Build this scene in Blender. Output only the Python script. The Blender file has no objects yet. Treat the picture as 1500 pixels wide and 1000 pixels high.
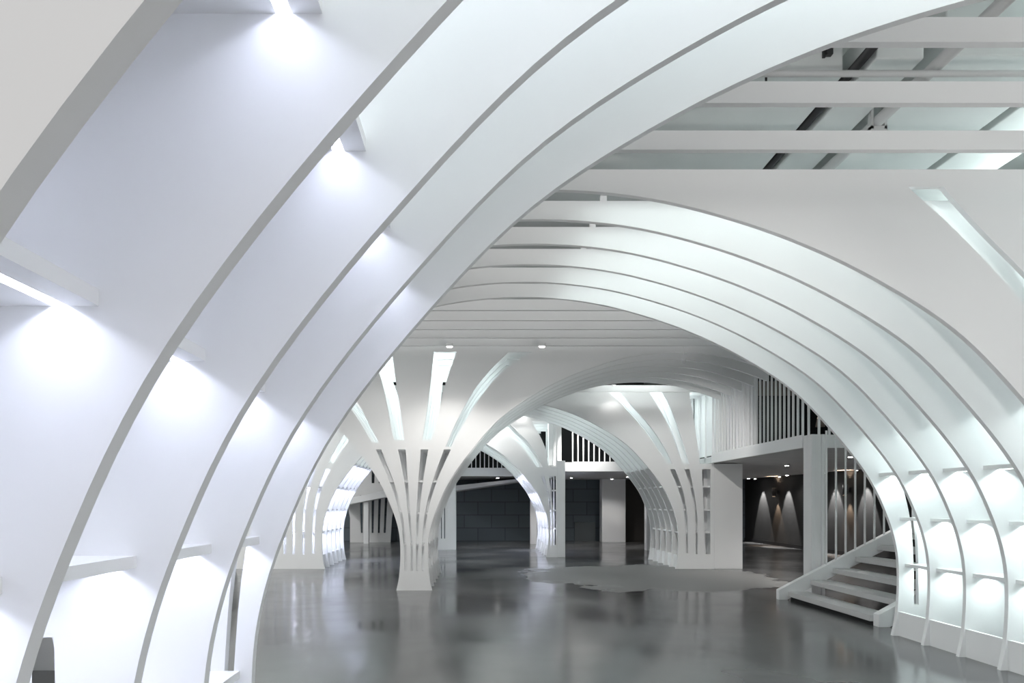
import bpy, math
from mathutils import Vector
from mathutils.geometry import tessellate_polygon

C = bpy.context.scene.collection
D = 0.52632          # spacing of the ceiling ribs in metres
T = 0.045            # board thickness
H0 = 1.5

# ------------------------------------------------------------------ materials
def mat(name, col=(0.8, 0.8, 0.8), rough=0.5, spec=0.3, metal=0.0, emit=None, es=0.0, noise=0.0, nscale=6.0):
    m = bpy.data.materials.new(name); m.use_nodes = True
    nt = m.node_tree; b = nt.nodes['Principled BSDF']
    b.inputs['Base Color'].default_value = (*col, 1)
    b.inputs['Roughness'].default_value = rough
    b.inputs['Specular IOR Level'].default_value = spec
    b.inputs['Metallic'].default_value = metal
    if emit:
        b.inputs['Emission Color'].default_value = (*emit, 1)
        b.inputs['Emission Strength'].default_value = es
    if noise > 0:
        tc = nt.nodes.new('ShaderNodeTexCoord'); n = nt.nodes.new('ShaderNodeTexNoise')
        n.inputs['Scale'].default_value = nscale; n.inputs['Detail'].default_value = 5
        r = nt.nodes.new('ShaderNodeMapRange')
        r.inputs['From Min'].default_value = 0.3; r.inputs['From Max'].default_value = 0.7
        r.inputs['To Min'].default_value = 1 - noise; r.inputs['To Max'].default_value = 1 + noise
        mx = nt.nodes.new('ShaderNodeVectorMath'); mx.operation = 'SCALE'
        mx.inputs[0].default_value = col
        nt.links.new(tc.outputs['Object'], n.inputs['Vector'])
        nt.links.new(n.outputs['Fac'], r.inputs['Value'])
        nt.links.new(r.outputs['Result'], mx.inputs['Scale'])
        nt.links.new(mx.outputs['Vector'], b.inputs['Base Color'])
    return m

WHITE = mat('white_paint', (0.90, 0.905, 0.91), 0.5, 0.25, noise=0.012, nscale=1.3)
PALE = mat('pale_paint', (0.72, 0.72, 0.72), 0.55, 0.25, noise=0.02, nscale=2)
GREY = mat('soffit_grey', (0.62, 0.62, 0.625), 0.7, 0.2, noise=0.05, nscale=3)
CEIL = mat('ceiling_grey', (0.50, 0.525, 0.515), 0.75, 0.2, noise=0.10, nscale=1.2)
DUCT = mat('duct_paint', (0.66, 0.68, 0.675), 0.5, 0.3, noise=0.04, nscale=2)
PIPE = mat('pipe_paint', (0.55, 0.55, 0.55), 0.45, 0.4)
DARKMETAL = mat('dark_metal', (0.03, 0.03, 0.032), 0.4, 0.5)
BLACK = mat('black_trim_dark_rooms', (0.012, 0.012, 0.013), 0.6, 0.3)
CHAR = mat('charcoal_wall', (0.03, 0.03, 0.0305), 0.65, 0.3, noise=0.10, nscale=2.5)
BROWN = mat('brown_lit_band_lampshade', (0.20, 0.165, 0.14), 0.6, 0.3)
TREAD = mat('tread_paint', (0.60, 0.60, 0.60), 0.5, 0.3, noise=0.03, nscale=4)
def slate_mat():
    m = mat('slate_panels', (0.04, 0.05, 0.06), 0.55, 0.35)
    nt = m.node_tree; b = nt.nodes['Principled BSDF']
    tc = nt.nodes.new('ShaderNodeTexCoord'); mp = nt.nodes.new('ShaderNodeMapping')
    mp.inputs['Rotation'].default_value = (math.radians(90), 0, 0)
    br = nt.nodes.new('ShaderNodeTexBrick')
    br.inputs['Scale'].default_value = 1.0
    br.inputs['Brick Width'].default_value = 1.05; br.inputs['Row Height'].default_value = 0.5
    br.inputs['Mortar Size'].default_value = 0.012
    br.inputs['Color1'].default_value = (0.10, 0.125, 0.145, 1)
    br.inputs['Color2'].default_value = (0.12, 0.145, 0.165, 1)
    br.inputs['Mortar'].default_value = (0.05, 0.06, 0.07, 1)
    nt.links.new(tc.outputs['Object'], mp.inputs['Vector'])
    nt.links.new(mp.outputs['Vector'], br.inputs['Vector'])
    nt.links.new(br.outputs['Color'], b.inputs['Base Color'])
    return m
SLATE = slate_mat()
def led(name, col, s):
    return mat(name, (0.9, 0.9, 0.9), 0.5, 0.2, emit=col, es=s)
COOL = (0.75, 0.80, 1.0); TEAL = (0.86, 1.0, 0.985); NEUT = (1.0, 0.97, 0.93); WARM = (1.0, 0.72, 0.5)
LED_COOL = led('led_cool', COOL, 7); LED_TEAL = led('led_teal', TEAL, 7)
LED_SPOT = led('led_spot', (1, 0.98, 0.95), 25); LED_WARM = led('led_warm', WARM, 3)

def floor_mat():
    m = mat('polished_concrete', (0.1, 0.1, 0.1), 0.2, 1.0)
    nt = m.node_tree; b = nt.nodes['Principled BSDF']; N = nt.nodes.new; L = nt.links.new
    tc = N('ShaderNodeTexCoord')
    n1 = N('ShaderNodeTexNoise'); n1.inputs['Scale'].default_value = 0.55; n1.inputs['Detail'].default_value = 4; n1.inputs['Roughness'].default_value = 0.5; n1.inputs['Distortion'].default_value = 0.3
    n2 = N('ShaderNodeTexNoise'); n2.inputs['Scale'].default_value = 3.2; n2.inputs['Detail'].default_value = 3; n2.inputs['Roughness'].default_value = 0.5
    L(tc.outputs['Object'], n1.inputs['Vector']); L(tc.outputs['Object'], n2.inputs['Vector'])
    mx = N('ShaderNodeMix'); mx.data_type = 'FLOAT'; mx.inputs[0].default_value = 0.12
    L(n1.outputs['Fac'], mx.inputs[2]); L(n2.outputs['Fac'], mx.inputs[3])
    cr = N('ShaderNodeValToRGB')
    cr.color_ramp.elements[0].position = 0.33; cr.color_ramp.elements[0].color = (0.058, 0.058, 0.06, 1)
    cr.color_ramp.elements[1].position = 0.68; cr.color_ramp.elements[1].color = (0.155, 0.156, 0.159, 1)
    L(mx.outputs[0], cr.inputs['Fac'])
    # unpolished patch of bare concrete near the right column
    mp = N('ShaderNodeMapping'); mp.inputs['Location'].default_value = (-3.55 / 2.6, -13.9 / 2.5, 0)
    mp.inputs['Scale'].default_value = (1 / 2.6, 1 / 2.5, 1)
    L(tc.outputs['Object'], mp.inputs['Vector'])
    n3 = N('ShaderNodeTexNoise'); n3.inputs['Scale'].default_value = 0.7; n3.inputs['Detail'].default_value = 6
    L(tc.outputs['Object'], n3.inputs['Vector'])
    ln = N('ShaderNodeVectorMath'); ln.operation = 'LENGTH'; L(mp.outputs['Vector'], ln.inputs[0])
    ad = N('ShaderNodeMath'); ad.operation = 'MULTIPLY_ADD'; ad.inputs[1].default_value = 1.3
    L(n3.outputs['Fac'], ad.inputs[0]); L(ln.outputs['Value'], ad.inputs[2])
    st = N('ShaderNodeMapRange'); st.inputs['From Min'].default_value = 1.55; st.inputs['From Max'].default_value = 1.64
    st.inputs['To Min'].default_value = 1; st.inputs['To Max'].default_value = 0
    L(ad.outputs[0], st.inputs['Value'])
    mc = N('ShaderNodeMix'); mc.data_type = 'RGBA'
    mc.inputs[7].default_value = (0.2, 0.198, 0.195, 1)
    L(st.outputs['Result'], mc.inputs[0]); L(cr.outputs['Color'], mc.inputs[6])
    L(mc.outputs[2], b.inputs['Base Color'])
    r1 = N('ShaderNodeMapRange'); r1.inputs['From Min'].default_value = 0.35; r1.inputs['From Max'].default_value = 0.65
    r1.inputs['To Min'].default_value = 0.11; r1.inputs['To Max'].default_value = 0.25
    L(mx.outputs[0], r1.inputs['Value'])
    mr = N('ShaderNodeMix'); mr.data_type = 'FLOAT'; mr.inputs[3].default_value = 0.5
    L(st.outputs['Result'], mr.inputs[0]); L(r1.outputs['Result'], mr.inputs[2])
    L(mr.outputs[0], b.inputs['Roughness'])
    n4 = N('ShaderNodeTexNoise'); n4.inputs['Scale'].default_value = 2.2; n4.inputs['Detail'].default_value = 1
    L(tc.outputs['Object'], n4.inputs['Vector'])
    bp = N('ShaderNodeBump'); bp.inputs['Strength'].default_value = 0.06; bp.inputs['Distance'].default_value = 0.02
    L(n4.outputs['Fac'], bp.inputs['Height']); L(bp.outputs['Normal'], b.inputs['Normal'])
    return m
FLOOR = floor_mat()

# ------------------------------------------------------------------ mesh helpers
class MB:
    def __init__(s): s.v = []; s.f = []
    def box(s, x0, x1, y0, y1, z0, z1):
        b = len(s.v)
        s.v += [(x0, y0, z0), (x1, y0, z0), (x1, y1, z0), (x0, y1, z0), (x0, y0, z1), (x1, y0, z1), (x1, y1, z1), (x0, y1, z1)]
        for q in ((0, 3, 2, 1), (4, 5, 6, 7), (0, 1, 5, 4), (1, 2, 6, 5), (2, 3, 7, 6), (3, 0, 4, 7)):
            s.f.append(tuple(b + i for i in q))
        return s
    def sheet(s, outer, holes, y0, y1):
        """polygon with holes in the xz plane, extruded from y0 to y1"""
        def area(p): return sum(p[i][0] * p[(i + 1) % len(p)][1] - p[(i + 1) % len(p)][0] * p[i][1] for i in range(len(p)))
        outer = outer if area(outer) > 0 else outer[::-1]
        holes = [h if area(h) < 0 else h[::-1] for h in holes]
        loops = [outer] + holes
        tris = tessellate_polygon([[Vector((x, z, 0)) for x, z in l] for l in loops])
        flat = [p for l in loops for p in l]; n = len(flat); b = len(s.v)
        s.v += [(x, y0, z) for x, z in flat] + [(x, y1, z) for x, z in flat]
        for t in tris:
            a, c, d = (flat[i] for i in t)
            if (c[0] - a[0]) * (d[1] - a[1]) - (d[0] - a[0]) * (c[1] - a[1]) < 0: t = t[::-1]
            s.f.append(tuple(b + i for i in t)); s.f.append(tuple(b + n + i for i in reversed(t)))
        o = 0
        for l in loops:
            m = len(l)
            for i in range(m):
                j = (i + 1) % m
                s.f.append((b + o + j, b + o + i, b + n + o + i, b + n + o + j))
            o += m
        return s
    def cyl(s, p0, p1, r, seg=14, r1=None):
        p0, p1 = Vector(p0), Vector(p1); r1 = r if r1 is None else r1
        d = (p1 - p0).normalized(); a = d.orthogonal().normalized(); c = d.cross(a); b = len(s.v)
        for p, rr in ((p0, r), (p1, r1)):
            for i in range(seg):
                t = 2 * math.pi * i / seg
                s.v.append(tuple(p + a * rr * math.cos(t) + c * rr * math.sin(t)))
        for i in range(seg):
            j = (i + 1) % seg
            s.f.append((b + i, b + j, b + seg + j, b + seg + i))
        s.f.append(tuple(b + i for i in reversed(range(seg)))); s.f.append(tuple(b + seg + i for i in range(seg)))
        return s
    def prism(s, pts, y0, y1): return s.sheet(pts, [], y0, y1)
    def build(s, name, m, parent=None, smooth=False, bevel=0.0):
        me = bpy.data.meshes.new(name); me.from_pydata(s.v, [], s.f); me.update()
        me.materials.append(m)
        if smooth:
            for p in me.polygons: p.use_smooth = len(p.vertices) == 4
        o = bpy.data.objects.new(name, me); C.objects.link(o)
        if parent: o.parent = parent
        if bevel:
            bv = o.modifiers.new('bevel', 'BEVEL'); bv.width = bevel; bv.segments = 2; bv.limit_method = 'ANGLE'
        return o

def tag(o, label, cat, group=None):
    o['label'] = label; o['category'] = cat
    if group: o['group'] = group
    return o
def struct(o, label=None):
    o['kind'] = 'structure'
    if label: o['label'] = label
    return o
def empty(name, loc, label, cat, group=None):
    o = bpy.data.objects.new(name, None); C.objects.link(o); o.location = loc
    o.empty_display_size = 0.1
    return tag(o, label, cat, group)
def put(mb, root, name, m, **k):
    """build a part in world coordinates under a root that stands away from the origin"""
    l = root.location
    mb.v = [(x - l.x, y - l.y, z - l.z) for x, y, z in mb.v]
    return mb.build(name, m, root, **k)
ORD = ['first', 'second', 'third', 'fourth', 'fifth', 'sixth', 'seventh', 'eighth', 'ninth', 'tenth', 'eleventh', 'twelfth']

def area(name, loc, sx, sy, power, col=(1, 1, 1), spread=180, rot=(0, 0, 0)):
    l = bpy.data.lights.new(name, 'AREA'); l.shape = 'RECTANGLE'; l.size = sx; l.size_y = sy
    l.energy = power; l.color = col; l.spread = math.radians(spread)
    o = bpy.data.objects.new(name, l); C.objects.link(o); o.location = loc; o.rotation_euler = rot
    return o
def spot(name, loc, power, angle=70, col=(1, 1, 1), blend=0.6, rot=(0, 0, 0), r=0.03):
    l = bpy.data.lights.new(name, 'SPOT'); l.energy = power; l.color = col; l.spot_size = math.radians(angle)
    l.spot_blend = blend; l.shadow_soft_size = r
    o = bpy.data.objects.new(name, l); C.objects.link(o); o.location = loc; o.rotation_euler = rot
    return o

# ------------------------------------------------------------------ the profile of the arches
BASE = [(0, .069), (.236, .023), (.62, 0), (1.0, .028), (1.385, .145), (1.814, .36), (2.304, .745), (2.771, 1.21),
        (3.15, 1.80), (3.44, 2.42), (3.65, 3.07), (3.76, 3.62), (3.80, 4.225)]
def catmull(p, n=6):
    out = []
    q = [(2 * p[0][0] - p[1][0], 2 * p[0][1] - p[1][1])] + p + [(p[-2][0], 2 * p[-1][1] - p[-2][1])]
    for i in range(1, len(q) - 2):
        for k in range(n):
            t = k / n; r = []
            for a in (0, 1):
                p0, p1, p2, p3 = (q[i + j][a] for j in (-1, 0, 1, 2))
                r.append(0.5 * (2 * p1 + (p2 - p0) * t + (2 * p0 - 5 * p1 + 4 * p2 - p3) * t * t + (3 * p1 - p0 - 3 * p2 + p3) * t ** 3))
            out.append(tuple(r))
    out.append(p[-1]); return out
CURVE = catmull(BASE)
def zmap(z, H): return z if z < 1.5 else 1.5 + (z - 1.5) * (H - 1.5) / (3.80 - 1.5)
def half_arch(H, half): return [(s * half / 4.225, zmap(z, H)) for z, s in CURVE]      # (inward, height), floor to crown
def arch_s(z, H, half=4.225):
    pts = half_arch(H, half)
    for (s0, z0), (s1, z1) in zip(pts, pts[1:]):
        if z0 <= z <= z1: return s0 + (s1 - s0) * (z - z0) / max(z1 - z0, 1e-6)
    return pts[-1][0]

def sheet_outline(cols, xmin, xmax, H, top, half=4.225):
    """outline of a rib board: straight top, arches between the columns below"""
    path = []
    def left_arch(xl):      # coming from the left down to the column's left edge
        pts = half_arch(H, half)
        full = [(xl - 2 * half + s, z) for s, z in pts] + [(xl - s, z) for s, z in reversed(pts[:-1])]
        return [p for p in full]
    def right_arch(xr):
        pts = half_arch(H, half)
        return [(xr + s, z) for s, z in pts] + [(xr + 2 * half - s, z) for s, z in reversed(pts[:-1])]
    def clip(pts, lo, hi):
        out = []
        for a, b in zip(pts, pts[1:]):
            for p in (a,):
                if lo <= p[0] <= hi: out.append(p)
            for lim in (lo, hi):
                if (a[0] - lim) * (b[0] - lim) < 0:
                    t = (lim - a[0]) / (b[0] - a[0]); out.append((lim, a[1] + t * (b[1] - a[1])))
        if lo <= pts[-1][0] <= hi: out.append(pts[-1])
        return out
    cols = sorted(cols)
    for i, (xl, xr) in enumerate(cols):
        if i == 0 and xl > xmin:
            pts = half_arch(H, half)
            la = [(xl - s, z) for s, z in reversed(pts)]
            if xl - half > xmin:
                la = [(max(xl - 2 * half + s, xmin), z) for s, z in pts if xl - 2 * half + s > xmin][:-1] + la
            path += clip(la, xmin, xl + 1) if la[0][0] < xmin else la
            if path[0][0] > xmin + 1e-3: path.insert(0, (xmin, path[0][1]))
        if i == 0 and xl <= xmin: path.append((xmin, 0))
        if i == len(cols) - 1:
            if xr >= xmax: path.append((xmax, 0))
            else:
                ra = right_arch(xr); path += clip(ra, xr - 1, xmax)
                if path[-1][0] < xmax - 1e-3: path.append((xmax, path[-1][1]))
        else:
            path += right_arch(xr)
    return path + [(xmax, top), (xmin, top)]

# slots of the narrow column (both halves), about its middle line
U = 0.01158
NARROW_LOW = [
    [(836, -14.5, -11), (801, -15.5, -12), (751, -22, -18), (703, -37, -31), (658, -56.5, -48.5)],
    [(836, -5.5, -2), (801, -5.5, -2.5), (751, -9.5, -6), (703, -15, -9.5), (658, -24, -12.8)],
    [(836, 2.5, 5.5), (801, 2.5, 6), (751, 3, 7.5), (703, 6, 13), (658, 9.5, 20.5)],
    [(836, 10.5, 13.5), (801, 11, 14.5), (751, 15.5, 19.5), (703, 27.5, 33.5), (658, 43.5, 53.5)]]
NARROW_UP = [
    [(648, -62, -51.5), (618, -79.5, -67.5), (596, -95, -79), (560, -126, -106), (535, -154, -130), (515, -180, -150)],
    [(644, -29.5, -14.5), (628, -33.5, -17), (584, -41.5, -23), (552, -49.5, -28), (515, -62.5, -32.5)],
    [(644, 11.5, 25.5), (600, 18.5, 36.5), (560, 24, 46.5), (515, 28.5, 61.5)],
    [(654, 46, 54), (620, 60.5, 72.5), (572, 87, 104), (540, 112.5, 134), (515, 138, 172)]]
def smooth_slot(rows):
    """rows of (height, left, right) to a smooth closed loop"""
    L = catmull([(z, a) for z, a, b in rows], 4) if len(rows) > 2 else [(z, a) for z, a, b in rows]
    R = catmull([(z, b) for z, a, b in rows], 4) if len(rows) > 2 else [(z, b) for z, a, b in rows]
    # catmull mirrors its last point; keep monotone heights
    return [(a, z) for z, a in L] + [(b, z) for z, b in reversed(R)]
def lin_slot(rows): return [(a, z) for z, a, b in rows] + [(b, z) for z, a, b in reversed(rows)]
def resample(rows, n=4):
    out = []
    m = len(rows)
    for i in range(m - 1):
        for k in range(n):
            t = k / n; r = [rows[i][0] + (rows[i + 1][0] - rows[i][0]) * t]
            for c in (1, 2):
                p1, p2 = rows[i][c], rows[i + 1][c]; dz = rows[i + 1][0] - rows[i][0]
                m1 = (rows[i + 1][c] - rows[i - 1][c]) / (rows[i + 1][0] - rows[i - 1][0]) * dz if i > 0 else p2 - p1
                m2 = (rows[i + 2][c] - rows[i][c]) / (rows[i + 2][0] - rows[i][0]) * dz if i < m - 2 else p2 - p1
                h = (2 * t ** 3 - 3 * t * t + 1, t ** 3 - 2 * t * t + t, -2 * t ** 3 + 3 * t * t, t ** 3 - t * t)
                r.append(h[0] * p1 + h[1] * m1 + h[2] * p2 + h[3] * m2)
            out.append(tuple(r))
    out.append(rows[-1]); return out
def narrow_slots(xc, ztop, low=True, up=True):
    hs = []
    for on, lst in ((low, NARROW_LOW), (up, NARROW_UP)):
        if not on: continue
        for rows in lst:
            rr = []
            for y, a, b in rows:
                z = H0 + (735 - y) * U
                if z > 2.3: z = 2.3 + (z - 2.3) * (ztop - 2.3) / (4.047 - 2.3)
                rr.append((z, xc + a * U, xc + b * U))
            hs.append(lin_slot(resample(rr)))
    return hs
# slots of the wide column: distance into the column from its springing edge
WIDE = {
    'a': ([(.35, .17, .22), (1.0, .155, .21), (1.385, .11, .175), (1.8, .0, .09), (2.235, -.19, -.08)],
          [(2.36, -.26, -.14), (2.6, -.41, -.25), (3.13, -.79, -.58), (3.63, -1.22, -1.02), (3.97, -1.56, -1.30)]),
    'b': ([(.33, .39, .44), (1.2, .375, .425), (1.78, .28, .345), (2.235, .14, .25)],
          [(2.36, .10, .24), (2.68, -.03, .15), (3.2, -.22, -.02), (3.65, -.46, -.19), (3.97, -.66, -.36)]),
    'c': ([(.33, .61, .66), (1.2, .60, .665), (2.235, .53, .66)], [(2.36, .50, .66), (3.06, .40, .63), (3.97, .25, .58)]),
    'd': ([(.33, .81, .86), (1.2, .80, .86), (2.235, .77, .88)], [(2.36, .76, .89), (3.97, .68, .91)])}
WIDE_W = 1.87
def wide_slots(xe, sgn, ztop, which='abcd', extra=None):
    hs = []
    for k in which:
        for rows in WIDE[k]:
            rr = []
            for z, a, b in rows:
                if z > 2.3: z = 2.3 + (z - 2.3) * (ztop - 2.3) / (3.97 - 2.3)
                p, q = xe + sgn * a, xe + sgn * b
                rr.append((z, min(p, q), max(p, q)))
            hs.append(lin_slot(resample(rr)))
    return hs

# ------------------------------------------------------------------ rib families
def family(ns, cols, xmin, xmax, H, top, holes, name, group, half=4.225, per={}):
    out = sheet_outline(cols, xmin, xmax, H, top, half)
    for i, n in enumerate(ns):
        y = n * D
        o = MB().sheet(out, per.get(i, holes), y, y + T).build('arch_rib', WHITE)
        tag(o, name.format(ORD[i]), 'arch rib', group)
def tiers(ns, rows, lab, group, ledm, col, power, strips, bays=None, first=0, th=0.033, gain=(1, 1, 1, 1, 1)):
    """shelves between neighbouring ribs; rows = (bottom height, x0, x1)"""
    for b in range(len(ns) - 1):
        if bays is not None and b not in bays: continue
        y0, y1 = ns[b] * D + T, ns[b + 1] * D
        for r, (z, x0, x1) in enumerate(rows):
            prof = [(x0, z)]
            for sx in sorted(strips(x0, x1)):      # the strip sits in a groove that cuts its light off to a wedge
                prof += [(sx - .016, z), (sx - .016, z + .012), (sx + .016, z + .012), (sx + .016, z)]
            prof += [(x1, z), (x1, z + th), (x0, z + th)]
            o = MB().prism(prof, y0, y1).build('shelf', WHITE)
            tag(o, lab.format(ORD[b], ORD[b + 1], ROWN[r + first]), 'shelf', group)
            for sx in strips(x0, x1):
                if ledm:
                    MB().box(sx - .010, sx + .010, y0 + .002, y1 - .002, z + .010, z + .0118).build('light_strip', ledm, o)
                    area('strip_light', (sx, (y0 + y1) / 2, z + .0095), .008, (y1 - y0) - .006, power * gain[r] * (y1 - y0), col, 180)
ROWN = ['lowest tier', 'second tier up', 'third tier up', 'fourth tier up', 'top tier']

# --- near vault (ribs run past the camera on the left)
N1 = [1.55, 2.55, 3.55, 4.55, 5.55]
XC1 = -1.215
family(N1, [(-1.46, -0.97)], -5.2, 7.0, 3.80, 3.948, narrow_slots(XC1, 3.80), '{} curved white rib board of the near left vault, counting from the camera',
       'ribs of the near left vault', per={0: [], 1: [], 2: [[(-1.25, .35), (-1.145, .35), (-1.16, 1.13), (-1.25, 1.13)]], 3: []})
rows1 = [(.745, -1.41, -1.02), (1.32, -1.495, -.935), (1.885, -1.685, -.745), (2.46, -2.124, -.306)]
tiers(N1, rows1, 'white shelf between {} and {} ribs of the near left vault, {}', 'shelves in the near left vault',
      LED_COOL, COOL, 1.6, lambda a, b: (b - .075, a + .1) if b - a < 1.2 else (b - .075, (a + b) / 2, a + .1), gain=(1, 1, .9, .5))  # middle and left strips are added fill, shining out of view
# --- beams between the near and the second vault
for i, n in enumerate((6.55, 7.55, 8.55)):
    o = MB().box(-6, 9, n * D, n * D + T, 3.822, 3.948).build('ceiling_beam', WHITE)
    tag(o, f'{ORD[i]} straight white beam above the right side, counting down from the top', 'beam', 'straight beams before the right vault')
# --- second vault (right hand)
N2 = [9.55 + i for i in range(6)]
family(N2, [(-5.6, -3.725), (4.725, 6.6)], -5.6, 8.5, 3.80, 3.948,
       wide_slots(4.725, 1, 3.82) + wide_slots(6.6, -1, 3.82, 'bcd') + wide_slots(-3.725, -1, 3.82, 'abcd'),
       '{} curved white rib board of the right vault, counting from the camera', 'ribs of the right vault',
       per={i: wide_slots(4.725, 1, 3.82)[1::2] for i in (1, 2, 3, 4)})
rows2 = [(.776, 4.79, 6.54), (1.295, 4.73, 6.6), (1.79, 4.50, 6.75), (2.373, 4.48, 6.8)]
tiers(N2, rows2, 'white shelf between {} and {} ribs of the right vault, {}', 'shelves in the right vault',
      LED_TEAL, TEAL, 3.8, lambda a, b: (a + .15,))
# --- beams beyond it
for i, (n, y) in enumerate(((15.8, 454), (17.05, 469), (18.3, 482), (19.5, 494.5), (20.75, 506))):
    z = H0 + (735 - y) * n * D / 1000
    o = MB().box(-6, 5.15 if n > 19 else 8.5, n * D, n * D + T, z, z + .13).build('ceiling_beam', WHITE)
    tag(o, f'{ORD[i]} straight white beam behind the right vault, counting from the camera', 'beam', 'straight beams behind the right vault')
# --- third vault: the free-standing tree column
N3 = [22 + 1.1 * i for i in range(6)]
XC3 = -1.078
family(N3, [(-1.315, -.845)], -6.0, 5.15, 4.04, 4.18, narrow_slots(XC3, 4.047),
       '{} rib board of the central tree column, counting from the front', 'ribs of the central tree column')
def r3(z, inset):
    s = arch_s(z, 4.04)
    return (z, -1.315 - s + inset, -.845 + s - inset)
tiers(N3, [r3(.747, .03), r3(1.29, .03), r3(1.836, .06), r3(2.40, .12)], 'white shelf between {} and {} ribs of the central tree column, {}',
      'shelves in the central tree column', None, TEAL, 0, lambda a, b: ())
# --- beams, fourth vault (left and right columns at the back)
N4 = [29.1 + .93 * i for i in range(6)]
for i, n in enumerate((28.3, 34.5)):
    o = MB().box(-6, 5.15, n * D, n * D + T, 3.9, 4.03).build('ceiling_beam', WHITE)
    tag(o, ('straight white beam just behind the central tree column', 'straight white beam behind the far vault')[i], 'beam')
cR = [[(.33, .61, .72), (2.235, .53, .72)], [(2.36, .48, .76), (3.06, .39, .76), (3.97, .245, .76)]]
hR = [lin_slot([(z, 4.5 + a, 4.5 + b) for z, a, b in r]) for r in cR]
family(N4, [(-3.5 - WIDE_W, -3.5), (4.5, 5.30)], -6.6, 5.30, 3.80, 4.12,
       wide_slots(4.5, 1, 3.97, 'ab') + hR + wide_slots(-3.5, -1, 3.97) + wide_slots(-3.5 - WIDE_W, 1, 3.97, 'cd'),
       '{} rib board of the far vault, counting from the front', 'ribs of the far vault', half=4.0)
def r4(z, inset):
    s = arch_s(z, 3.8, 4.0); return 4.5 - s + inset
rowsR = [(z, r4(z, .05), 5.28) for z in (.80, 1.30, 1.83, 2.26)]
tiers(N4, rowsR, 'unlit white shelf between {} and {} ribs of the far right column, {}', 'shelves in the far right column', None, TEAL, 0, lambda a, b: ())
rowsL = [(z, -5.3, -3.5 + arch_s(z, 3.8, 4.0) - .05) for z in (.80, 1.30, 1.83, 2.36)]
tiers(N4, rowsL, 'lit white shelf between {} and {} ribs of the far left column, {}', 'shelves in the far left column', LED_COOL, COOL, 6,
      lambda a, b: (b - .12, b - .7))
# --- fifth vault (behind, its right column stands against a white post)
N5 = [35.2 + 1.3 * i for i in range(6)]
h5 = []
for rows in ([(.33, .05, .085), (1.2, .045, .085), (1.8, -.06, 0.0), (2.2, -.22, -.12)], [(.33, .13, .20), (1.2, .12, .20), (2.2, .01, .20)],
             [(2.45, -.33, -.17), (3.0, -.72, -.45), (3.7, -1.5, -1.15)], [(2.45, .0, .20), (3.0, -.10, .20), (3.7, -.45, .20)]):
    h5.append(lin_slot(resample([(z, 1.92 + a, 1.92 + b) for z, a, b in rows])))
family(N5, [(1.92, 2.16)], -5.5, 2.16, 3.78, 4.0, h5, '{} rib board of the rear vault beside the white post', 'ribs of the rear vault')
rows5 = [(z, 1.92 - arch_s(z, 3.78) + .05, 2.15) for z in (.75, 1.25, 1.8, 2.3)]
tiers(N5, rows5, 'lit white shelf between {} and {} ribs of the rear vault, {}', 'shelves in the rear vault', LED_COOL, COOL, 3, lambda a, b: (a + .1,))

# --- plinths closing the feet of the columns
def plinth(x0, x1, ns, z, label, group):
    for i, (a, b) in enumerate(zip(ns, ns[1:])):
        tag(MB().box(x0, x1, a * D + T, b * D, 0, z).build('plinth_board', WHITE), label.format(ORD[i], ORD[i + 1]), 'plinth', group)
for x0, x1, ns, z, l in ((-1.04, -1.0, N1, .27, 'near left vault'), (4.72, 4.76, N2, .27, 'right vault'), (-.90, -.865, N3, .32, 'central tree column'),
                         (4.53, 4.57, N4, .30, 'far right column'), (-3.57, -3.53, N4, .30, 'far left column'), (1.95, 1.99, N5, .30, 'rear vault')):
    plinth(x0, x1, ns, z, 'low white plinth board between {} and {} rib feet of the ' + l, 'plinths of the ' + l)

# ------------------------------------------------------------------ room shell
YB = 50 * D
struct(MB().box(-9, 12, -3, YB + 1, -.1, 0).build('floor', FLOOR))
CZ = 5.8
struct(MB().box(-9, 12, -.5, YB + 1, CZ, CZ + .1).build('ceiling', CEIL))
struct(MB().box(-9, 12, YB, YB + .2, 0, CZ).build('wall_back', SLATE))
struct(MB().box(-9.2, -9, -.5, YB + 1, 0, CZ).build('wall_left', PALE))
struct(MB().box(10.3, 10.5, 14 * D, YB, 0, CZ).build('wall_right', CHAR))
struct(MB().box(10.27, 10.3, 14 * D, YB, 0, .12).build('baseboard_right', BLACK))
# mezzanine slabs
struct(MB().box(5.26, 10.3, 20.85 * D, YB, 2.38, 2.52).build('floor_mezzanine', GREY))
struct(MB().box(5.20, 5.26, 20.8 * D, 28.9 * D, 2.37, 2.56).build('trim_1', WHITE))
struct(MB().box(5.26, 10.3, 20.8 * D, 20.85 * D, 2.37, 2.56).build('trim_2', WHITE))
struct(MB().box(1.98, 5.26, 36.05 * D, YB, 2.36, 2.52).build('floor_gallery', GREY))
struct(MB().box(2.36, 5.26, 36 * D, 36.05 * D, 2.35, 2.60).build('trim_3', WHITE))
struct(MB().box(-3.0, 1.98, 42.55 * D, YB, 2.36, 2.52).build('floor_bridge', GREY))
struct(MB().box(-3.0, 1.98, 42.5 * D, 42.55 * D, 2.35, 2.60).build('trim_4', WHITE))
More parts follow.
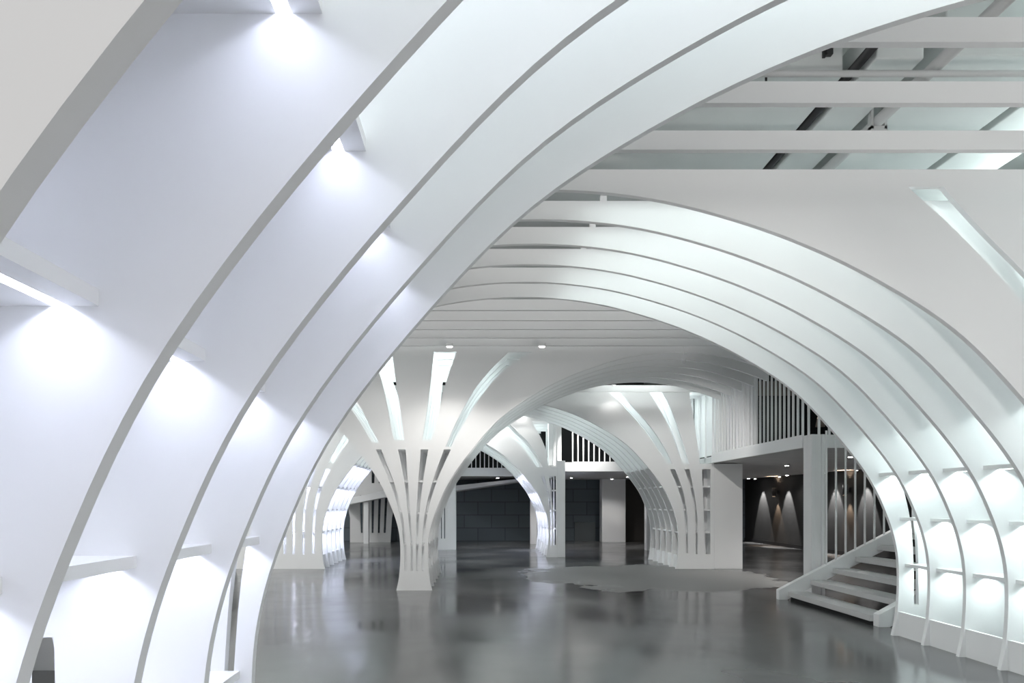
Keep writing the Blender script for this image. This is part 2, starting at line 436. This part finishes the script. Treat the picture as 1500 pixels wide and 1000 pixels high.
# rooms behind the slats; black walls stand in for their darkness
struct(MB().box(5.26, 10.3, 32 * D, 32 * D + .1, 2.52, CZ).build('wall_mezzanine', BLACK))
struct(MB().box(5.33, 5.39, 24.95 * D, 32 * D, 2.56, CZ).build('wall_mezzanine_side', WHITE))
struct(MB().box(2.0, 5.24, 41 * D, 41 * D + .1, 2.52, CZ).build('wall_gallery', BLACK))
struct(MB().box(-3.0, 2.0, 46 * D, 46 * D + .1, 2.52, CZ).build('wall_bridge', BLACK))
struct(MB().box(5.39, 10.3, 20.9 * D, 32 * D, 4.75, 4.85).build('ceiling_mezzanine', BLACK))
tag(MB().box(5.45, 10.2, 31.7 * D, 31.75 * D, 4.1, 4.45).build('lit_wall_band', BROWN), 'brown strip painted as a lit band of the dark mezzanine wall', 'board')  # brown strip painted in for a lit stretch of the wall

# ------------------------------------------------------------------ slat screens
def screen(label, group, x0, x1, y0, y1, z0, z1, pitch, w=.03):
    root = empty('slat_screen', (x0, y0, z0), label, 'slat screen', group)
    L = math.hypot(x1 - x0, y1 - y0); n = int(L / pitch)
    ix, iy = (x1 - x0) / L, (y1 - y0) / L
    def bar(a, b, za, zb):
        if ix: return MB().box(x0 + a, x0 + b, y0, y0 + w, za, zb)
        return MB().box(x0, x0 + w, y0 + a, y0 + b, za, zb)
    put(bar(0, L, z0, z0 + .02), root, 'rail', WHITE); put(bar(0, L, z1 - .04, z1), root, 'rail', WHITE)
    for i in range(n + 1):
        a = min(i * pitch, L - w)
        put(bar(a, a + w, z0 + .02, z1 - .04), root, 'slat', WHITE)
screen('long white vertical slat screen along the right mezzanine edge', None, 5.215, 5.215, 20.85 * D, 28.6 * D, 2.56, 3.99, .165)
screen('short white slat screen above the stair on the mezzanine front', None, 5.30, 8.0, 20.81 * D, 20.81 * D, 2.56, 3.99, .165)
screen('white slat screen on the rear gallery right of the white post', None, 2.62, 5.1, 36.01 * D, 36.01 * D, 2.60, 4.0, .148)
screen('small white slat screen on the far bridge behind the central arch', None, -2.9, 1.9, 42.51 * D, 42.51 * D, 2.60, 4.0, .141)

# ------------------------------------------------------------------ posts, pillars, panels
def box_thing(name, label, cat, x0, x1, y0, y1, z0, z1, m=WHITE, group=None, bevel=.006):
    return tag(MB().box(x0, x1, y0, y1, z0, z1).build(name, m, bevel=bevel), label, cat, group)
p = empty('corner_pillar', (5.32, 20.6 * D, 0), 'white pillar at the mezzanine corner behind the stair', 'pillar')
put(MB().box(5.22, 5.27, 20.28 * D, 20.8 * D, 0, 2.56), p, 'flange', WHITE, bevel=.004)
put(MB().box(5.27, 5.38, 20.31 * D, 20.8 * D, 0, 2.56), p, 'shaft', WHITE, bevel=.004)
put(MB().box(5.38, 5.43, 20.28 * D, 20.8 * D, 0, 2.56), p, 'flange', WHITE, bevel=.004)
box_thing('column_panel', 'plain white panel closing the far right column under the mezzanine', 'panel', 5.30, 5.94, 29.1 * D, 29.1 * D + .5, 0, 2.36)
box_thing('square_post', 'tall white square post beside the rear vault', 'post', 2.16, 2.37, 35.2 * D, 35.2 * D + .35, 0, 2.62)
box_thing('square_post', 'upper white post left of the rear gallery slats', 'post', 2.0, 2.36, 36.6 * D, 36.6 * D + .35, 2.52, 4.4)
box_thing('square_pillar', 'broad white pillar in front of the back wall, right of slate panels', 'pillar', 4.62, 5.50, 48.3 * D, 48.3 * D + .5, 0, 2.36)
box_thing('square_pillar', 'narrow white pillar just left of the far right column', 'pillar', 5.22, 5.42, 40.1 * D, 40.1 * D + .3, 0, 2.36)
box_thing('square_pillar', 'narrow grey-white pillar behind the rear vault ribs', 'pillar', 1.87, 2.10, 46 * D, 46 * D + .3, 0, 2.36)
box_thing('square_pillar', 'white pillar right of the central tree column, at the slate wall', 'pillar', -.97, -.69, 40.7 * D, 40.7 * D + .4, 0, 2.36)
sl = [[(-1.16, .35), (-1.13, .35), (-1.13, 1.9), (-1.16, 1.9)], [(-1.06, .35), (-1.03, .35), (-1.03, 1.9), (-1.06, 1.9)]]
tag(MB().sheet([(-1.32, 0), (-.97, 0), (-.97, 2.36), (-1.75, 2.36), (-1.5, 1.8), (-1.36, 1.2)], sl, 40.75 * D, 40.75 * D + .05).build('slotted_panel', WHITE),
    'slotted white board left of the pillar behind the central tree column', 'panel')
box_thing('wall_panel', 'slate grey door leaf on the back wall behind the post', 'panel', 3.72, 4.52, YB - .06, YB, 0, .72, mat('slate_light', (.11, .125, .13), .6))
box_thing('wall_panel', 'tall brown-black panel beside the broad white pillar', 'panel', 5.5, 6.7, YB - .08, YB, 0, 2.36, mat('umber', (.06, .055, .05), .5))
# far left: ramp, post and a slotted column on the back wall side
hl = []
for x in (-4.35, -3.95, -3.72, -3.5):
    hl.append([(x, .35), (x + .07, .35), (x + .10 + (x + 3.95) * .1, 1.75), (x + .0 + (x + 3.95) * .1, 1.75)])
    hl.append([(x + .0 + (x + 3.95) * .14, 2.2), (x + .1 + (x + 3.95) * .14, 2.2), (x + .16 + (x + 3.95) * .4, 3.6), (x + (x + 3.95) * .4, 3.6)])
tag(MB().sheet([(-4.75, 0), (-3.25, 0), (-3.2, .9), (-3.05, 1.6), (-2.6, 2.4), (-1.9, 3.1), (-1.9, 4.0), (-6.2, 4.0), (-6.2, 3.2), (-5.4, 2.5), (-4.9, 1.7), (-4.75, .9)],
               hl, 48.2 * D, 48.2 * D + .06).build('slotted_column', PALE), 'distant slotted column board at the back left behind the ramp', 'column')
box_thing('square_post', 'thin white post under the sloping ramp at the back left', 'post', -4.10, -3.92, 46.5 * D, 46.5 * D + .2, 0, 1.49)
o = MB().prism([(-4.95, 1.35), (-4.95, 1.57), (-2.9, 2.0), (-2.9, 1.75)], 46.3 * D, 46.3 * D + .9).build('ramp', WHITE)
tag(o, 'sloping white ramp beam at the back left, seen through the left arch', 'ramp')
o = MB().prism([(-.86, 1.88), (-.86, 2.06), (1.75, 2.34), (1.75, 2.27)], 45.0 * D, YB - .005).build('ramp', WHITE)
tag(o, 'sloping white soffit in front of the slate back wall', 'ramp')

# ------------------------------------------------------------------ staircase
st = empty('staircase', (4.65, 17.8 * D, 0), 'open white staircase climbing right behind the right vault ribs', 'staircase')
YN, YF = 15.75 * D, 19.9 * D
RUN, RISE = .342, .178
NT = 10
for i in range(NT):
    x = 4.76 + RUN * i; z = .128 + RISE * i
    put(MB().box(x, x + .31, YN, YF, z - .075, z), st, 'tread', TREAD, bevel=.004)
def stringer(y0, y1, x0=4.62):
    sl_ = RISE / RUN
    xe = 4.76 + RUN * NT
    def top(x): return .15 + (x - 4.62) * sl_
    return MB().prism([(x0, 0), (x0 + .13, 0), (xe, top(xe) - .26), (xe, top(xe)), (x0, top(4.62))], y0, y1)
put(stringer(YF, YF + .10), st, 'stringer', WHITE, bevel=.005)
put(stringer(YN - .12, YN, 4.80), st, 'stringer', WHITE, bevel=.005)
for i in range(14):
    x = 5.37 + .148 * i
    zb = .15 + (x - 4.62) * RISE / RUN
    if zb > 2.2: break
    put(MB().box(x - .011, x + .011, YF + .035, YF + .057, zb - .01, 2.6), st, 'baluster', WHITE)
put(MB().box(4.80, 4.86, YN, YF, 0, .05), st, 'base_rail', BLACK)

# ------------------------------------------------------------------ lamps
def downlight(x, y, z, label, group, power=25, angle=95, col=NEUT, r=.055, h=.05):
    root = empty('downlight', (x, y, z), label, 'downlight', group)
    put(MB().cyl((x, y, z - h), (x, y, z), r, 20), root, 'housing', WHITE, smooth=True)
    put(MB().cyl((x, y, z - h - .004), (x, y, z - h - .0005), r * .8, 20), root, 'lens', LED_SPOT)
    spot('downlight_spot', (x, y, z - h - .02), power, angle, col)
zz = H0 + 232 * 20.2 * D / 1000
for x, w in ((-.44, 'left'), (1.0, 'right')):
    r = 20.2 * D
    downlight(x, r, zz, f'bright round downlight above the central tree column, {w} one of two', 'downlights above the central tree column', 60, 120)
for x, n, l in ((7.1, 29.8, 'large bright downlight under the mezzanine beside the corner pillar'), (9.7, 40.7, 'small downlight under the mezzanine just left of the corner pillar, low'),
                (9.6, 46.0, 'farthest downlight under the mezzanine near the far right column'), (6.9, 24.0, 'downlight under the mezzanine seen between the upper stair rods'),
                (9.75, 36.9, 'downlight by the dark wall seen between the stair rods')):
    downlight(x, n * D, 2.38, l, 'downlights under the mezzanine', 110 if x < 8 else 30, 140)
for x, n, l in ((3.15, 43.7, 'downlight under the rear gallery near the white post'), (4.75, 46, 'downlight in front of the broad white pillar'),
                (4.85, 42, 'downlight under the rear gallery above the broad pillar')):
    downlight(x, n * D, 2.36, l, 'downlights under the rear gallery', 50, 130)
downlight(.67, 44 * D, 2.36, 'downlight under the far bridge in front of the slate wall', None, 60, 140)
def sconce(n, label):
    y = n * D; z = 1.84; x = 10.3
    root = empty('wall_sconce', (x, y, z), label, 'wall lamp', 'sconces on the dark right wall')
    put(MB().box(x - .05, x, y - .05, y + .05, z - .06, z + .06), root, 'bracket', DARKMETAL)
    put(MB().cyl((x - .14, y, z - .15), (x - .14, y, z + .15), .065, 20), root, 'shade', DARKMETAL, smooth=True)
    put(MB().cyl((x - .14, y, z - .152), (x - .14, y, z - .1505), .05, 16), root, 'bulb', LED_WARM)
    spot('sconce_down', (x - .14, y, z - .17), 120, 60, WARM, .4)
    spot('sconce_up', (x - .14, y, z + .17), 30, 80, WARM, .4, (math.pi, 0, 0))
sconce(44.5, 'black cylinder wall lamp on the dark wall left of the corner pillar')
sconce(35.9, 'black cylinder wall lamp on the dark wall seen through the stair rods')
for n in (46.8, 43.0, 37.3, 34.3):
    y = n * D
    r = empty('downlight', (10.0, y, 2.38), {46.8: 'small wall-washing downlight over the leftmost cone of light on the dark wall', 43.0: 'small wall-washing downlight beside the left sconce on the dark wall',
               37.3: 'small wall-washing downlight left of the sconce behind the stair rods', 34.3: 'small wall-washing downlight right of the sconce behind the stair rods'}[n], 'downlight', 'wall washers on the dark wall')
    put(MB().cyl((10.0, y, 2.33), (10.0, y, 2.38), .05, 16), r, 'housing', WHITE)
    put(MB().cyl((10.0, y, 2.327), (10.0, y, 2.3295), .04, 16), r, 'lens', LED_SPOT)
    spot('wall_washer', (10.0, y, 2.3), 420, 50, (1, .98, .95), .3, (0, math.radians(-10), 0))
g = empty('pendant_lamp', (5.65, 21.4 * D, 2.9), 'small warm pendant lamp on the mezzanine behind the front slats', 'lamp')
put(MB().cyl((5.65, 21.4 * D, 2.74), (5.65, 21.4 * D, 2.88), .075, 18, .05), g, 'shade', BROWN, smooth=True)
put(MB().cyl((5.65, 21.4 * D, 2.88), (5.65, 21.4 * D, 2.93), .05, 18, .02), g, 'bulb', LED_WARM, smooth=True)
put(MB().cyl((5.65, 21.4 * D, 2.93), (5.65, 21.4 * D, 4.75), .006, 6), g, 'cord', DARKMETAL)

# ------------------------------------------------------------------ the open ceiling above the ribs
Y0, Y1 = 9.3 * D, 34 * D
def duct(label, x0, x1, z0, z1, y0=Y0, y1=24 * D, m=DUCT):
    o = tag(MB().box(x0, x1, y0, y1, z0, z1).build('duct', m, bevel=.01), label, 'duct')
    for y in (y0 + 1.2, (y0 + y1) / 2 + .4, y1 - 1):
        MB().box(x0 + .03, x0 + .06, y, y + .04, z1 - .002, CZ).box(x1 - .06, x1 - .03, y, y + .04, z1 - .002, CZ).build('hanger_strap', PIPE, o)
    return o
WD = duct('wide grey duct above the ceiling beams, left of the dark gap', -.2, 2.76, 4.72, 5.1, 9.8 * D)
duct('narrow white duct above the ceiling beams, between the dark gaps', 2.86, 3.20, 4.68, 5.0)
duct('broad white duct above the ceiling beams, right of the brackets', 3.36, 4.32, 4.70, 5.15)
duct('farthest right white duct above the ceiling beams', 4.40, 5.0, 4.70, 5.15, y1=20 * D)
duct('long grey duct above the arch crowns on the left', -3.4, -.5, 4.75, 5.1, 9.8 * D)
for i, (x, z, r, l) in enumerate(((2.81, 4.735, .034, 'black cylinder standing in for the dark slot beside the wide grey duct'), (3.28, 4.62, .045, 'grey pipe on brackets between the white ducts'))):  # the black one fills the gap to paint its dark void
    tag(MB().cyl((x, 6 * D if i < 2 else 9.85 * D, z + (.01 if i == 2 else 0)), (x, Y1 if i < 2 else 23.8 * D, z + (.01 if i == 2 else 0)), r, 12).build('pipe', DARKMETAL if i == 0 else PIPE, smooth=True), l, 'pipe')
for y, z, l in ((9.15 * D, 4.52, 'upper of two thin pipes crossing behind the first ceiling beams'), (9.3 * D, 4.46, 'lower of two thin pipes crossing behind the first ceiling beams')):
    tag(MB().cyl((-1, y, z), (6, y, z), .022, 10).build('pipe', PIPE, smooth=True), l, 'pipe')
tag(MB().cyl((3.6, 8.0 * D, 5.0), (7, 8.0 * D, 5.0), .26, 24).build('duct', DUCT, smooth=True), 'round white duct crossing above the first ceiling beams', 'duct')
for i, x in enumerate((1.45, 1.75, 2.05)):
    b = MB().cyl((x, 9.225 * D, 4.43), (x, 9.225 * D, CZ), .008, 6)
    b.box(x - .015, x + .015, 9.1 * D, 9.35 * D, 4.425, 4.438)
    tag(b.build('hanger_rod', DARKMETAL), f'thin steel hanger rod on the crossing pipes, {("left", "middle", "right")[i]} one of three', 'rod', 'hanger rods')
for i, n in enumerate((7.6, 10.6, 13.6, 16.6)):
    b = MB().box(3.215, 3.235, n * D, n * D + .05, 4.55, CZ).box(3.325, 3.345, n * D, n * D + .05, 4.55, CZ).box(3.215, 3.345, n * D, n * D + .05, 4.52, 4.575)
    tag(b.build('bracket', PIPE), f'steel pipe bracket hanging above the ceiling beams, {ORD[i]} from the camera', 'bracket', 'pipe brackets')
for i, n in enumerate((12.2, 18.5, 25.0)):
    tag(MB().box(-8.9, 5.0, n * D, n * D + .25, 5.35, CZ).build('concrete_beam', CEIL), f'concrete ceiling beam above the ribs, {ORD[i]} from the camera', 'beam', 'concrete ceiling beams')
for x, z0, z1 in ((2.62, 4.86, 5.0), (2.02, 4.74, 4.84)):
    MB().box(x, x + .045, 9.8 * D - .04, 9.8 * D, z0, z1).box(x - .02, x, 9.8 * D - .015, 9.8 * D, z0 - .01, z1 + .01).build('junction_box', DARKMETAL, WD)
# unseen fill lamps added above the ribs; the tilted ones brighten the board fronts
def lamp(x, y, z, L, power, label, tilt=0, along='y', col=TEAL, up=0):
    root = empty('fill_lamp', (x, y, z), label, 'lamp', 'added fill lamps above the ribs')
    a, b = (.05, L / 2) if along == 'y' else (L / 2, .05)
    put(MB().box(x - a, x + a, y - b, y + b, z + .012, z + .06), root, 'housing', WHITE)
    put(MB().box(x - a * .8, x + a * .8, y - b * .98, y + b * .98, z, z + .012), root, 'diffuser', LED_TEAL)
    l = area('fill_lamp_light', (0, 0, -.01), a * 1.6, b * 2, power, col); l.parent = root
    root.rotation_euler = (math.radians(tilt), 0, 0)
    q = .7 * (b if along == 'y' else a); t = math.radians(tilt)
    for k in (-1, 1):
        px, py = (x, y + k * q) if along == 'y' else (x + k * q, y)
        top = 4.72 if (-3.4 < px < 5.0 and py > 9.3 * D and py < 24 * D) else CZ
        r = MB().cyl((px, py, z + .04), (px, py, top), .006, 6)
        r.v = [(vx - x, vy - y, vz - z) for vx, vy, vz in r.v]
        o = r.build('suspension_rod', PIPE, root)
        o.rotation_euler = (-t, 0, 0)
    if up: a2 = area('fill_lamp_uplight', (x, y, z + .08), .08, L, up, col, 180, (math.pi, 0, 0))
FILL_LAMPS = [(5.6, 4.2, 4.35, 1.4, 2, 0, 'y', TEAL, 75), (5.6, 6.3, 4.35, 1.6, 16, 0, 'y', TEAL, 90),
         (3.4, 14.6, 4.4, 2.0, 3, 50, 'x', NEUT, 0), (-4.4, 14.6, 4.4, 2.0, 8, 50, 'x', NEUT, 0), (0, 17.7, 4.4, 2.4, 25, 50, 'x', NEUT, 0),
         (1.0, 20.2, 4.7, 2.0, 50, 0, 'y', TEAL, 0)]
# unseen washers added so the left wall bounces fill light into the hall
for i in range(8):
    y = 1.6 + 2.9 * i
    root = empty('wall_fill_lamp', (-8.3, y, 4.9), f'added linear fill lamp washing the white left wall, {ORD[i]} from the camera end', 'lamp', 'added fill lamps on the left wall')
    put(MB().box(-8.36, -8.24, y - 1.2, y + 1.2, 4.905, 4.97), root, 'housing', WHITE)
    put(MB().box(-8.345, -8.255, y - 1.18, y + 1.18, 4.9, 4.905), root, 'diffuser', LED_TEAL)
    for k in (-.9, .9): put(MB().cyl((-8.3, y + k, 4.97), (-8.3, y + k, CZ), .006, 6), root, 'suspension_rod', PIPE)
    area('wall_fill_light', (-8.3, y, 4.89), .1, 2.3, 110, (1, .99, .97), 180, (0, math.radians(-25), 0))
# unseen battens added on the rib tops to brighten the bays from above
def battens(ns, top, x0, x1, power, col, where):
    for i, (a, b) in enumerate(zip(ns, ns[1:])):
        y = (a * D + T + b * D) / 2; x = (x0 + x1) / 2
        root = empty('fill_batten', (x, y, top), f'added fill batten lamp between {ORD[i]} and {ORD[i + 1]} rib tops of the {where}', 'lamp', 'added fill battens on the ' + where)
        put(MB().box(x0, x1, y - .03, y + .03, top, top + .04), root, 'housing', WHITE)
        put(MB().box(x0 + .02, x1 - .02, y - .02, y + .02, top - .004, top), root, 'diffuser', LED_TEAL)
        for xx in (x0 + .1, x1 - .15):
            put(MB().box(xx, xx + .05, y, b * D + T, top + .04, top + .05).box(xx, xx + .05, b * D, b * D + T, top, top + .04), root, 'bracket', WHITE)
        area('batten_fill_light', (x, y, top - .006), x1 - x0, .04, power[i] if isinstance(power, tuple) else power, col)
battens(N1, 3.962, -2.3, 2.5, (17, 16, 9, 4), (.88, .95, 1.0), 'near left vault')
battens(N2, 3.948, .9, 4.4, 1.1, TEAL, 'right vault')
battens(N3, 4.18, -2.5, .1, 9, TEAL, 'central tree column')
battens(N4, 4.12, -5.4, -2.0, 12, TEAL, 'far left column')
battens(N4, 4.12, 2.0, 5.0, 5, TEAL, 'far right column')
LN = ORD + ['thirteenth', 'fourteenth', 'fifteenth', 'sixteenth']
for i, (x, y, z, L, pw, t, al, cl, up) in enumerate(FILL_LAMPS):
    lamp(x, y, z, L, pw, f'added linear fill lamp above the rib boards, {LN[i]} from the camera end', t, al, cl, up)
# spots added behind the right vault to brighten the boards beyond
def fill_spot(x, y, z, tx, ty, tz, power, angle, label, col=NEUT):
    root = empty('fill_spot', (x, y, z), label, 'added spotlight', 'added fill spots behind the right vault')
    d = (Vector((tx, ty, tz)) - Vector((x, y, z))).normalized()
    a, b = Vector((x, y, z)) - d * .06, Vector((x, y, z)) + d * .06
    put(MB().cyl(a, b, .035, 18), root, 'head', WHITE, smooth=True)
    put(MB().cyl(b, b + d * .002, .028, 16), root, 'lens', LED_SPOT)
    put(MB().cyl((x, y, z), (x, y, CZ if not (-3.4 < x < 5 and 9.3 * D < y < 24 * D) else 4.72 if x < 2.8 else 4.70), .01, 8), root, 'stem', WHITE)
    o = spot('fill_spot_light', b + d * .01, power, angle, col, .8)
    o.rotation_euler = d.to_track_quat('-Z', 'Y').to_euler()
fill_spot(-1.7, 15.2 * D, 3.9, -1.1, 22 * D, 1.5, 90, 70, 'added track spot behind the right vault aimed at the central tree column')
fill_spot(-2.3, 15.2 * D, 3.9, 1.4, 22 * D, 3.2, 45, 90, 'added track spot behind the right vault aimed at the central tree arch')
def floor_fill_spot(x, y, tx, ty, tz, power, angle, label, col=NEUT):  # lamps added out of view to fill the front faces and beams
    z = .22
    root = empty('floor_fill_spot', (x, y, 0), label, 'added spotlight', 'added floor uplights on the right')
    d = (Vector((tx, ty, tz)) - Vector((x, y, z))).normalized()
    a, b = Vector((x, y, z)) - d * .08, Vector((x, y, z)) + d * .08
    put(MB().cyl((x, y, 0), (x, y, .02), .10, 20), root, 'base', DARKMETAL)
    put(MB().cyl((x, y, .02), (x, y, z), .015, 10), root, 'stem', DARKMETAL)
    put(MB().cyl(a, b, .06, 20), root, 'head', DARKMETAL, smooth=True)
    put(MB().cyl(b, b + d * .002, .05, 18), root, 'lens', LED_SPOT)
    o = spot('uplight', b + d * .01, power, angle, col, .9, r=.06)
    o.rotation_euler = d.to_track_quat('-Z', 'Y').to_euler()
floor_fill_spot(3.6, 1.2, 3.2, 9.55 * D, 3.5, 165, 75, 'added floor uplight at the right, aimed at the front of the right vault')
floor_fill_spot(2.9, 1.0, .4, 19 * D, 3.9, 360, 48, 'added floor uplight at the right, aimed at the beams behind the right vault')
fill_spot(2.6, 34.75 * D, 3.9, 3.2, 38 * D, 1.6, 200, 80, 'added track spot aimed at the rear gallery and broad pillar')
fill_spot(-1.0, 34.0 * D, 3.9, .9, 37 * D, 1.6, 60, 70, 'added track spot aimed at the rear vault')
fill_spot(3.4, 21.4 * D, 3.85, 4.7, 29 * D, 1.6, 170, 70, 'added track spot aimed at the far right column and its panel')
fill_spot(-3.6, 21.4 * D, 3.85, -4.2, 29 * D, 1.4, 40, 60, 'added track spot aimed at the far left column')
# a regular grid of small downlights on the far beams
for i, (x, y, z) in enumerate(((-2.6, 28.3 * D + .16, 3.98), (0.4, 28.3 * D + .16, 3.98), (3.0, 28.3 * D + .16, 3.98),
                               (-2.0, 34.5 * D + .16, 3.98), (1.2, 34.5 * D + .16, 3.98), (3.6, 34.5 * D + .16, 3.98))):
    root = empty('downlight', (x, y, z), f'small white downlight between the far ceiling beams, {ORD[i]} from the camera end', 'downlight', 'downlights between the far beams')
    put(MB().cyl((x, y, z), (x, y, z + .10), .05, 16), root, 'housing', WHITE)
    put(MB().cyl((x, y, z - .003), (x, y, z - .0005), .04, 16), root, 'lens', LED_SPOT)
    put(MB().box(x - .012, x + .012, y - .14, y, z + .04, z + .06), root, 'arm', WHITE)
    spot('downlight_spot', (x, y, z - .02), 4, 120, NEUT)

# ------------------------------------------------------------------ world and camera
w = bpy.data.worlds.new('World'); bpy.context.scene.world = w; w.use_nodes = True
bg = w.node_tree.nodes['Background']; bg.inputs['Color'].default_value = (1.0, 0.985, 0.97, 1); bg.inputs['Strength'].default_value = 0.72
cam = bpy.data.cameras.new('Camera'); co = bpy.data.objects.new('Camera', cam); C.objects.link(co)
co.location = (0, 0, H0); co.rotation_euler = (math.pi / 2, 0, 0)
cam.sensor_width = 36; cam.lens = 24; cam.shift_x = 50 / 1500; cam.shift_y = 235 / 1500
cam.clip_start = .05; cam.clip_end = 200
sc = bpy.context.scene; sc.camera = co
sc.view_settings.view_transform = 'Standard'; sc.view_settings.look = 'None'
sc.view_settings.exposure = 0.3; sc.view_settings.gamma = 1.0
sc.view_settings.use_curve_mapping = False
sc.cycles.max_bounces = 10; sc.cycles.diffuse_bounces = 6
